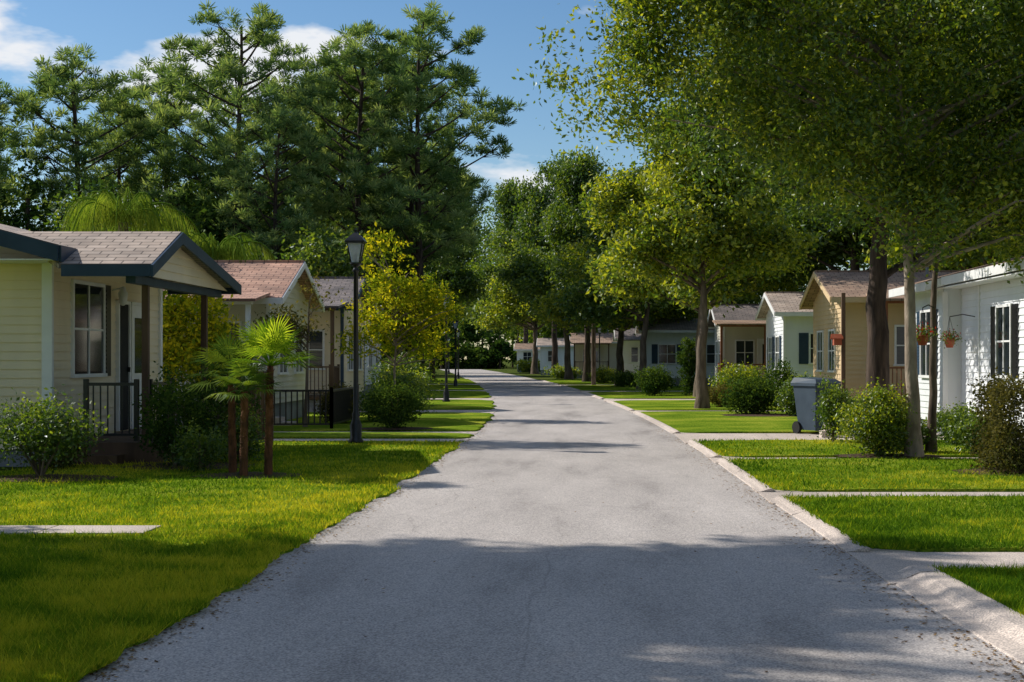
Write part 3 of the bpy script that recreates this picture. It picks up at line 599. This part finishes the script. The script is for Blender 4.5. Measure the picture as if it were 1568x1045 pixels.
# left
tree('crape_myrtle',[(-5.3,40,0),(-5.25,40,1.2),(-5.2,40,3.6)],.05,[(-5.3,40,3.4,1.2,1.2,1.4),(-4.4,40,3.0,.9,.9,1.0),(-6.0,40,2.4,.8,.9,.8),(-4.2,40.2,2.2,.7,.7,.6),(-5.5,40,4.6,.8,.7,.7)],320,26,.12,'barkpale','leaf_yellow',21,gap=-.02,sig=.17,nlimb=60,r0=.03,nscale=1,varbias=.1)
tree('crape_myrtle',[(-9.3,31.5,0),(-9.2,31.5,1.2),(-9.2,31.5,2.6)],.06,[(-8.8,31.5,2.3,1.2,1,1.3),(-8.0,31.3,1.6,.8,.8,.9)],300,34,.12,'bark','leaf_yellow',22,sig=.17,nlimb=20,r0=.03,varbias=.15)
tree('ornamental_tree',[(-6.7,34.5,0),(-6.65,34.5,1.4),(-6.6,34.5,3)],.05,[(-6.6,34.5,3,.8,.8,.8),(-7.2,34.4,2.4,.6,.6,.5)],90,22,.1,'bark','leaf_red',23,sig=.16,nlimb=30,r0=.025)
# trees left of the road that shade its near end
tree('oak_tree',[(-10,14.5,0),(-10,14.5,2.5),(-9.9,14.8,8)],.25,[(-9.8,13.6,4.6,2.5,2.1,2.2),(-10.6,16.2,9.2,2.8,1.9,1.9),(-10.4,14.2,7.6,2.4,2.0,1.6)],620,44,.17,'barkdark','leaf_mid',31,gap=.14,sig=.17,nlimb=26,nscale=.55,shell=.1)
tree('oak_tree',[(-14.5,17,0),(-14.5,17,3),(-14.4,17.4,12)],.3,[(-14,16.2,9.2,3.2,2.0,2.4),(-13.8,18.2,12.6,2.8,1.8,1.7),(-14,15.6,12.6,2.4,1.6,1.5)],620,44,.19,'barkdark','leaf_mid',32,gap=.14,sig=.18,nlimb=26,nscale=.55,shell=.1)
tree('oak_tree',[(-8.5,10.8,0),(-8.5,10.8,2),(-8.4,10.8,6)],.2,[(-8.0,10.8,3.4,2.0,1.9,1.8),(-8.4,10.8,6.0,1.9,1.6,1.5),(-8.6,12.4,5.2,1.6,1.3,1.4)],700,44,.17,'barkdark','leaf_mid',33,gap=.02,sig=.19,nlimb=16,nscale=.6,shell=.1)
tree('oak_tree',[(-18.2,36,0),(-18.2,36,4),(-18.2,36,11)],.28,[(-18,35.6,9.5,2.2,1.6,3.2),(-17.8,35.4,13,2.2,1.4,2.2)],560,28,.22,'barkdark','leaf_mid',34,gap=-.02,sig=.28,nlimb=20)
# ------------------------------------------------------------------ pines
def pine(name,H,seed,cr=4.2,start=.45,nl=26):
    rng=np.random.default_rng(seed); mb=MB()
    T=np.array([(math.sin(i*.6+seed)*.15,math.cos(i*.5+seed)*.12,H*.95*i/12) for i in range(13)]); mb.tube(T,np.linspace(.26,.07,13),9,0)
    lob=[]
    for i in range(nl):
        f=(i+.5)/nl; z=H*(start+(.97-start)*f); ang=i*2.4+rng.random()*1.0
        env=cr*math.sqrt(max(.02,1-((f-.55)/.6)**2)); rr=env*(.35+.6*rng.random()) if f<.93 else env*.4
        c=np.array((math.cos(ang)*rr,math.sin(ang)*rr,z))
        R=.9+.7*rng.random(); lob.append((*c,R*1.1,R*1.1,R*.66))
        a=np.array((np.interp(z-1.2,T[:,2],T[:,0]),np.interp(z-1.2,T[:,2],T[:,1]),z-.45*rr-.4))
        mid=(a+c)/2+np.array((0,0,-.1*rr)); ts=np.linspace(0,1,6)[:,None]; P=(1-ts)**2*a+2*(1-ts)*ts*mid+ts**2*c
        mb.tube(P,np.linspace(.08,.03,6),5,0,cap=False)
        for k in range(4):
            q=c+unit(rng,1)[0]*np.array((R,R,R*.5))*.8; mb.tube([P[4],q],[.025,.008],3,0,cap=False)
    for i in range(9):
        z=H*(.22+.25*rng.random()); an=rng.random()*6.28; L=.6+1.2*rng.random()
        mb.tube([(0,0,z),(math.cos(an)*L,math.sin(an)*L,z+L*.2)],[.04,.012],4,0,cap=False)
    C=[]
    for l in lob:
        for k in range(12):
            d=unit(rng,1)[0]; C.append(np.array(l[:3])+d*np.cbrt(rng.random())*np.array(l[3:6]))
    C=np.array(C); n=60; idx=np.repeat(np.arange(len(C)),n)
    d=unit(rng,len(idx)); d[:,2]=d[:,2]*.8+.3
    rad=(.22+.2*rng.random(len(C)))[idx]
    c=C[idx]+d*rad[:,None]*np.cbrt(rng.random(len(idx)))[:,None]*np.array((1.2,1.2,1.0))
    ln=.19; w=np.cross(d,unit(rng,len(idx))); w/=np.linalg.norm(w,axis=1,keepdims=True); w*=.028
    V=np.stack([c-d*ln*.6-w,c-d*ln*.6+w,c+d*ln+w*.6,c+d*ln-w*.6],1).reshape(-1,3)
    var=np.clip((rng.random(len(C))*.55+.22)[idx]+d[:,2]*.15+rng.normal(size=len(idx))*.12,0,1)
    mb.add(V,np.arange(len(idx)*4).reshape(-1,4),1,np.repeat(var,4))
    return mb.build(name,['barkdark','needle'])
p1=pine('pine_tree',21,1,5.0,.36,40); p2=pine('pine_tree',20,2,3.7,.36,30); p3=pine('pine_tree',19,3,4.2,.45,30)
p1.location=(-18.8,78,0); p2.location=(-14.2,84,0); p3.location=(-28.5,80,0)
for src,x,y,s,ro in [(p1,-9.6,84,1.07,1),(p2,-24.4,84,.97,2),(p3,-33.5,76,.95,1),(p2,-30.5,94,1.0,4),(p1,-22,92,.98,3),(p3,-12.4,80,1.04,2.2),(p2,-16.6,93,1.05,5),(p2,-37,84,1,1.2),(p3,-16,75,.8,2.8),(p1,-41,90,1,.3),(p3,-10.8,102,.9,1.9),(p1,-10.8,90,1.0,4.1)]:
    place(src,'pine_tree',(x,y,0),s,ro)
# ------------------------------------------------------------------ distant trees
def forest(name,trees,seed,leaf,lsize=.5,per=3600,lowest=.3):
    rng=np.random.default_rng(seed); mb=MB()
    for (x,y,h,r) in trees:
        mb.tube([(x,y,0),(x,y,h*.8)],[.25,.1],6,0)
        lob=[(x+rng.normal()*r*.4,y+rng.normal()*r*.4,h*(lowest+(.8-lowest)*rng.random()),r*(.5+.3*rng.random()),r*(.5+.3*rng.random()),h*.2) for _ in range(5)]+[(x,y,h*.78,r*.6,r*.6,h*.22)]
        nc=int(per/30); C=lobes_clusters(rng,lob,nc,-.1,.4,.45)
        idx=np.repeat(np.arange(nc),30); tv=.14*rng.normal()
        P=C[idx]+rng.normal(size=(len(idx),3))*np.array((.5,.5,.36))*max(1,r/3.5)*.8
        leaves(mb,P,lsize*(1 if y<130 else 1.3),rng,1,(rng.random(nc)*.55+.22)[idx]+tv+rng.normal(size=len(idx))*.14,.4,.55)
    return mb.build(name,['barkdark',leaf])
R_=random.Random(9)
T=[]
for i in range(22): T.append((-62+i*2.4+R_.uniform(-1,1),R_.uniform(68,86)+(8 if i>16 else 0),R_.choice([7,8.5,10.5,13]),R_.uniform(2.0,3.6)))
for i in range(20): T.append((-60+i*2.6+R_.uniform(-1,1),R_.uniform(98,118),R_.uniform(11,18),R_.uniform(3.0,4.4)))
forest('distant_trees',[t for t in T if t[0]<xl(t[1])-5],1,'leaf_dark',.34,3800)
T=[]
for i in range(14): T.append((-44+i*2.6+R_.uniform(-1,1),R_.uniform(135,160),R_.uniform(14,19),R_.uniform(4,5.5)))
T=[t for t in T if not(xl(t[1])-6<t[0]<xr(t[1])+4)]
for i in range(14): T.append((-75+i*7+R_.uniform(-1,1),R_.uniform(290,320),R_.uniform(28,40),R_.uniform(8,10)))
for i in range(8): T.append((-9+i*3+R_.uniform(-1,1),R_.uniform(195,215),R_.uniform(20,25),5))
for i in range(16): T.append((-50+i*4+R_.uniform(-1,1),R_.uniform(262,285),R_.uniform(10,22),5.5))
forest('distant_trees',T,2,'leaf_mid',.5,3900)
T=[]
for i in range(26): T.append((-62+i*3+R_.uniform(-1,1),R_.uniform(238,256),R_.uniform(3.5,9),3.6))
forest('distant_undergrowth',T,6,'leaf_dark',.5,2600,.12)
T=[]
for i in range(18): T.append((16+i*2.3+R_.uniform(-1,1),R_.uniform(58,84),R_.uniform(9,15),R_.uniform(3,4.5)))
for i in range(12): T.append((8+i*2.8+R_.uniform(-1,1),R_.uniform(96,125),R_.uniform(12,17),R_.uniform(3.5,5)))
forest('distant_trees',T,3,'leaf_dark',.36,3600,.2)
T=[(-17.5,56,7,2.2),(-21,60,9,2.4),(-14,58,6.5,2.2),(-25,56,8,2.4),(-29,60,10,2.8),(-12.5,70,9,2.6),(-11.5,96,10,3.5)]
forest('background_trees',T,4,'leaf_mid',.24,5200)
# ------------------------------------------------------------------ palms
def fan_palm(name,loc,h,seed,lean=(0,0),R=.55,leafm='palm',el0=85,elr=95,nf=18):
    rng=np.random.default_rng(seed); mb=MB()
    n=16; T=[(lean[0]*(i/n)**1.5,lean[1]*(i/n)**1.5,h*i/n) for i in range(n+1)]
    mb.tube(T,[.042*(1+.14*(i%2))*(1.35-.35*i/n) for i in range(n+1)],12,0)
    for i in range(150):
        z=h*rng.random(); a=rng.random()*6.28; x,y=np.interp(z,[t[2] for t in T],[t[0] for t in T]),np.interp(z,[t[2] for t in T],[t[1] for t in T])
        mb.beam((x+.035*math.cos(a),y+.035*math.sin(a),z),(x+.06*math.cos(a),y+.06*math.sin(a),z+.06),.014,.008,0)
    top=np.array(T[-1])
    for i in range(nf):
        a=i*2.4; el=math.radians(el0-elr*i/nf+rng.normal()*8)
        d=np.array((math.cos(a)*math.cos(el),math.sin(a)*math.cos(el),math.sin(el)))
        L=R*(.55+.3*rng.random()); e=top+d*L
        mb.tube([top,top+d*L*.5+np.array((0,0,.03)),e],[.011,.009,.007],4,1,cap=False)
        s=np.cross(d,(0,0,1)); s/=np.linalg.norm(s)+1e-9; u=np.cross(s,d)
        vv=.35+.55*rng.random()
        for k in range(22):
            th=math.radians(-105+210*k/21); fd=d*math.cos(th)+s*math.sin(th)
            l2=R*(.62+.3*math.cos(th))*(.9+.2*rng.random()); w=np.cross(fd,u); w=w/np.linalg.norm(w)*.012
            m_=e+fd*l2*.55+u*.02; t_=e+fd*l2+np.array((0,0,-.05))+u*rng.normal()*.02
            mb.add([e,m_-w,t_,m_+w],[(0,1,2,3)],1,[min(1,vv+rng.normal()*.08)]*4)
    o=mb.build(name,['palmbark',leafm]); o.location=loc
fan_palm('fan_palm',(-4.4,20.0,.05),1.55,1,(.03,0),.48,'palm',85,85,22); fan_palm('fan_palm',(-5.0,20.4,.05),1.4,2,(-.05,.1),.46,'leaf_dark',75,95,22); fan_palm('fan_palm',(-4.7,19.8,.05),1.2,3,(.02,0),.36,'leaf_mid',70,90,16)
def feather_palm(name,loc,h,R,seed,nf=26):
    rng=np.random.default_rng(seed); mb=MB()
    mb.tube([(0,0,h*i/8) for i in range(9)],np.linspace(.2,.13,9),10,0)
    for i in range(nf):
        a=i*2.4; el=math.radians(84-50*i/nf); pts=[]; L=R*(.75+.5*rng.random())
        for k in range(17):
            t=k/16; hz=L*.62*(1-(1-t)**1.8)*(math.cos(el)+.45); z=h+L*(math.sin(el)*1.35*t*(1-t*.5)-1.2*t**2.4)
            pts.append(np.array((math.cos(a)*hz,math.sin(a)*hz,z)))
        mb.tube(pts,np.linspace(.03,.006,17),4,1,cap=False)
        vv=.25+.6*rng.random()
        for k in range(1,16):
            for q in range(3):
                p=pts[k]+(pts[k+1]-pts[k])*q/3; d=pts[k+1]-pts[k]; d/=np.linalg.norm(d)+1e-9; s=np.cross(d,(0,0,1)); s/=np.linalg.norm(s)+1e-9
                for sg in (-1,1):
                    ll=R*.27*math.sin(math.pi*(.15+.75*k/16))*(.7+.5*rng.random()); tip=p+s*sg*ll*(.2+.3*rng.random())+d*ll*.3+np.array((0,0,-ll*.95+rng.normal()*.08)); m_=(p+tip)/2+s*sg*ll*.08
                    w=d*.013; mb.add([p-w,m_-w,tip,m_+w],[(0,1,2,3)],1,[min(1,vv+rng.normal()*.16)]*4)
    o=mb.build(name,['bark','plume']); o.location=loc
feather_palm('queen_palm',(-12.4,38.5,0),5.4,2.7,1,30)
feather_palm('queen_palm',(-10.2,39.5,0),4.5,2.2,2,26)
# ------------------------------------------------------------------ bushes
def bush(name,loc,rx,ry,h,leaf,seed,n=9000,size=.05,base=.12,box=False):
    rng=np.random.default_rng(seed); mb=MB()
    for i in range(9):
        a=rng.random()*6.28; mb.tube([(0,0,0),(math.cos(a)*rx*.3,math.sin(a)*ry*.3,h*.35),(math.cos(a)*rx*.6,math.sin(a)*ry*.6,h*.75)],[.02,.014,.005],5,0,cap=False)
    nc=n//30
    if box:
        C=(rng.random((nc,3))-.5)*2; ax=rng.integers(0,3,nc); C[np.arange(nc),ax]=np.sign(C[np.arange(nc),ax])*(.82+.18*rng.random(nc)); C=C*np.array((rx*.9,ry*.9,(h-base)*.46))+np.array((0,0,base+(h-base)*.5))
    else:
        d=unit(rng,nc); rr=(.5+.5*rng.random(nc))[:,None]; bump=np.array([1+.7*mnoise.noise(Vector(v*2.4)+Vector((seed,0,0))) for v in d])[:,None]
        C=d*rr*bump*np.array((rx,ry,(h-base)*.5))+np.array((0,0,base+(h-base)*.5))
    idx=np.repeat(np.arange(nc),30); P=C[idx]+rng.normal(size=(nc*30,3))*.08*min(1.6,max(rx,.5)/.5)
    P[:,2]=np.maximum(P[:,2],.01)
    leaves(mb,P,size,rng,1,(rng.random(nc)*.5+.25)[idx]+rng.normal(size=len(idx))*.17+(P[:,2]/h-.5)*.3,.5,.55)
    o=mb.build(name,['bark',leaf]); o.location=loc
for a_ in [
 ((-7.45,19.6,.05),.75,.5,1.05,'leaf_mid',1,4500,.06,.35),((-6.2,21.7,.05),.5,.5,1.35,'leaf_dark',2,5000,.06,.1),((-6.0,23.2,.05),.6,.6,1.5,'leaf_dark',22,5000,.06,.1),
 ((-7.9,21.4,.05),.4,.35,.6,'leaf_red',41,3500,.05,.03),((-5.6,20.9,.05),.35,.3,.6,'leaf_mid',42,3000,.05,.03),((-5.4,22.6,.05),.4,.4,.75,'leaf_mid',43,3500,.05,.03),
 ((-4.4,33.6,.05),.6,.55,1.0,'leaf_dark',3,7000,.06,.05),((-6.3,36.5,.05),.5,.5,.9,'leaf_red',4,5000,.06,.05),((-5.2,37.6,.05),.7,.6,.8,'leaf_mid',5,6000,.07,.05),
 ((-5.6,44,.05),.8,.7,1.2,'leaf_mid',6,6000,.08,.05),((-6.3,51,.05),1,.8,1.3,'leaf_bright',7,6000,.09,.05),((-7.5,58,.05),1,.9,1.6,'leaf_mid',8,6000,.1,.05),((-8.6,70,0),1.2,1.2,1.8,'leaf_bright',9,6000,.12,.05),((-10.8,88,0),1.3,1.4,2,'leaf_mid',10,6000,.12,.05),
 ((5.0,24,.05),.52,.5,1.1,'leaf_bright',11,12000,.055,.06),((5.75,25.2,.05),.4,.4,.6,'leaf_mid',12,4000,.06,.03),((5.0,28.2,.05),.3,.3,1.2,'leaf_mid',13,3500,.06,.05),
 ((7.0,24.8,.05),.5,.5,.6,'leaf_mid',14,5000,.06,.03),((7.3,27.5,.05),.5,.6,.7,'leaf_mid',15,5000,.06,.03),((6.4,28.5,.05),.35,.4,.6,'leaf_bright',44,3500,.06,.03),((6.2,35,.05),.5,.5,.9,'leaf_mid',45,4500,.07,.03),
 ((5.1,42.2,.05),.8,.7,1.05,'leaf_dark',16,7000,.08,.03),((6.3,41,.05),.6,.6,1.1,'leaf_mid',17,5000,.08,.03),((5.8,52,.05),.9,.9,1.4,'leaf_bright',19,6000,.1,.05),((4.9,49,.05),.6,.6,.7,'leaf_red',46,4000,.08,.03),
 ((4.9,64.5,.05),.5,.5,2.8,'leaf_dark',23,5000,.1,.1),((3.3,64,.05),.8,.8,1.2,'leaf_dark',24,5000,.1,.1),((2.6,84,0),.8,.8,.9,'leaf_mid',26,4000,.12,.05),((1.6,97,0),.9,.9,1.0,'leaf_bright',27,4000,.12,.05),((-1.6,121,0),1.2,1.2,1.1,'leaf_bright',29,4000,.15,.05),((-5.8,165,0),1.8,1.8,1.6,'leaf_bright',31,4000,.2,.05),
 ((-13,112,0),1.6,1.6,1.8,'leaf_mid',32,4000,.16,.05),((-18,140,0),2,2,2.2,'leaf_bright',33,4000,.2,.05),((6.9,49.5,.05),.5,.5,1.6,'leaf_dark',34,4000,.08,.05)]:
    bush('shrub',*a_)
bush('hedge',(6.5,20.6,.05),.62,.6,1.3,'leaf_red',40,16000,.055,.08,True)
mb=MB()
def bed(x,y,rx,ry):
    V=[(x,y,.095)]+[(x+rx*math.cos(t*.3927)*(1+.1*math.sin(t*3)),y+ry*math.sin(t*.3927)*(1+.1*math.cos(t*5)),.06) for t in range(16)]
    mb.add(V,[(0,1+i,1+(i+1)%16) for i in range(16)])
for b in [(-4.7,20.1,.75,.6),(-7.4,19.6,1,.7),(5.2,24.1,.9,.6),(-6.0,21.9,1.0,.9),(6.5,20.7,1.1,.8),(-4.4,33.6,.9,.8),(5.5,41.7,1.4,1.2)]: bed(*b)
mb.build('mulch_bed',['mulch'])
# ------------------------------------------------------------------ light, sky, camera
el=math.radians(38); az=math.atan2(-.91,.41)
sd=Vector((math.sin(az)*math.cos(el),math.cos(az)*math.cos(el),math.sin(el)))
sun=bpy.data.lights.new('sun','SUN'); sun.energy=5; sun.angle=math.radians(.5); sun.color=(1,.95,.86)
so=bpy.data.objects.new('sun',sun); so.rotation_euler=(-sd).to_track_quat('-Z','Y').to_euler(); so.location=(0,0,50); scene.collection.objects.link(so)
W=bpy.data.worlds.new('World'); scene.world=W; W.use_nodes=True; nt=W.node_tree; L=nt.links
bg=nt.nodes['Background']; bg.inputs[1].default_value=.088
sky=N(nt,'ShaderNodeTexSky'); sky.sky_type='NISHITA'; sky.sun_disc=False; sky.sun_elevation=el; sky.sun_rotation=az%(2*math.pi)
sky.air_density=1.0; sky.dust_density=.3; sky.ozone_density=2.5
hs=N(nt,'ShaderNodeHueSaturation'); hs.inputs['Saturation'].default_value=1.2; hs.inputs['Value'].default_value=1.2; L.new(sky.outputs[0],hs.inputs['Color'])
tc=N(nt,'ShaderNodeTexCoord'); mp=N(nt,'ShaderNodeMapping'); mp.inputs['Scale'].default_value=(1,1,2.6); mp.inputs['Location'].default_value=(.35,0,.1); L.new(tc.outputs['Generated'],mp.inputs[0])
no=N(nt,'ShaderNodeTexNoise'); no.inputs['Scale'].default_value=5.5; no.inputs['Detail'].default_value=6; no.inputs['Roughness'].default_value=.55; L.new(mp.outputs[0],no.inputs['Vector'])
rr=ramp(nt,[(.53,(0,0,0)),(.61,(1,1,1))]); L.new(no.outputs['Fac'],rr.inputs[0])
mx=N(nt,'ShaderNodeMixRGB'); mx.inputs[2].default_value=(9.6,9.9,10.4,1); L.new(rr.outputs[0],mx.inputs[0]); L.new(hs.outputs[0],mx.inputs[1]); L.new(mx.outputs[0],bg.inputs[0])
cam=bpy.data.cameras.new('camera'); co=bpy.data.objects.new('camera',cam); scene.collection.objects.link(co); scene.camera=co
co.location=(0,0,1.7); co.rotation_euler=(math.radians(90),0,0); cam.lens=50; cam.sensor_width=36; cam.clip_end=5000
cam.shift_x=-106/1568; cam.shift_y=27.5/1568
scene.view_settings.view_transform='Standard'; scene.view_settings.look='None'; scene.view_settings.exposure=0
print('polys',sum(len(m.polygons) for m in bpy.data.meshes))
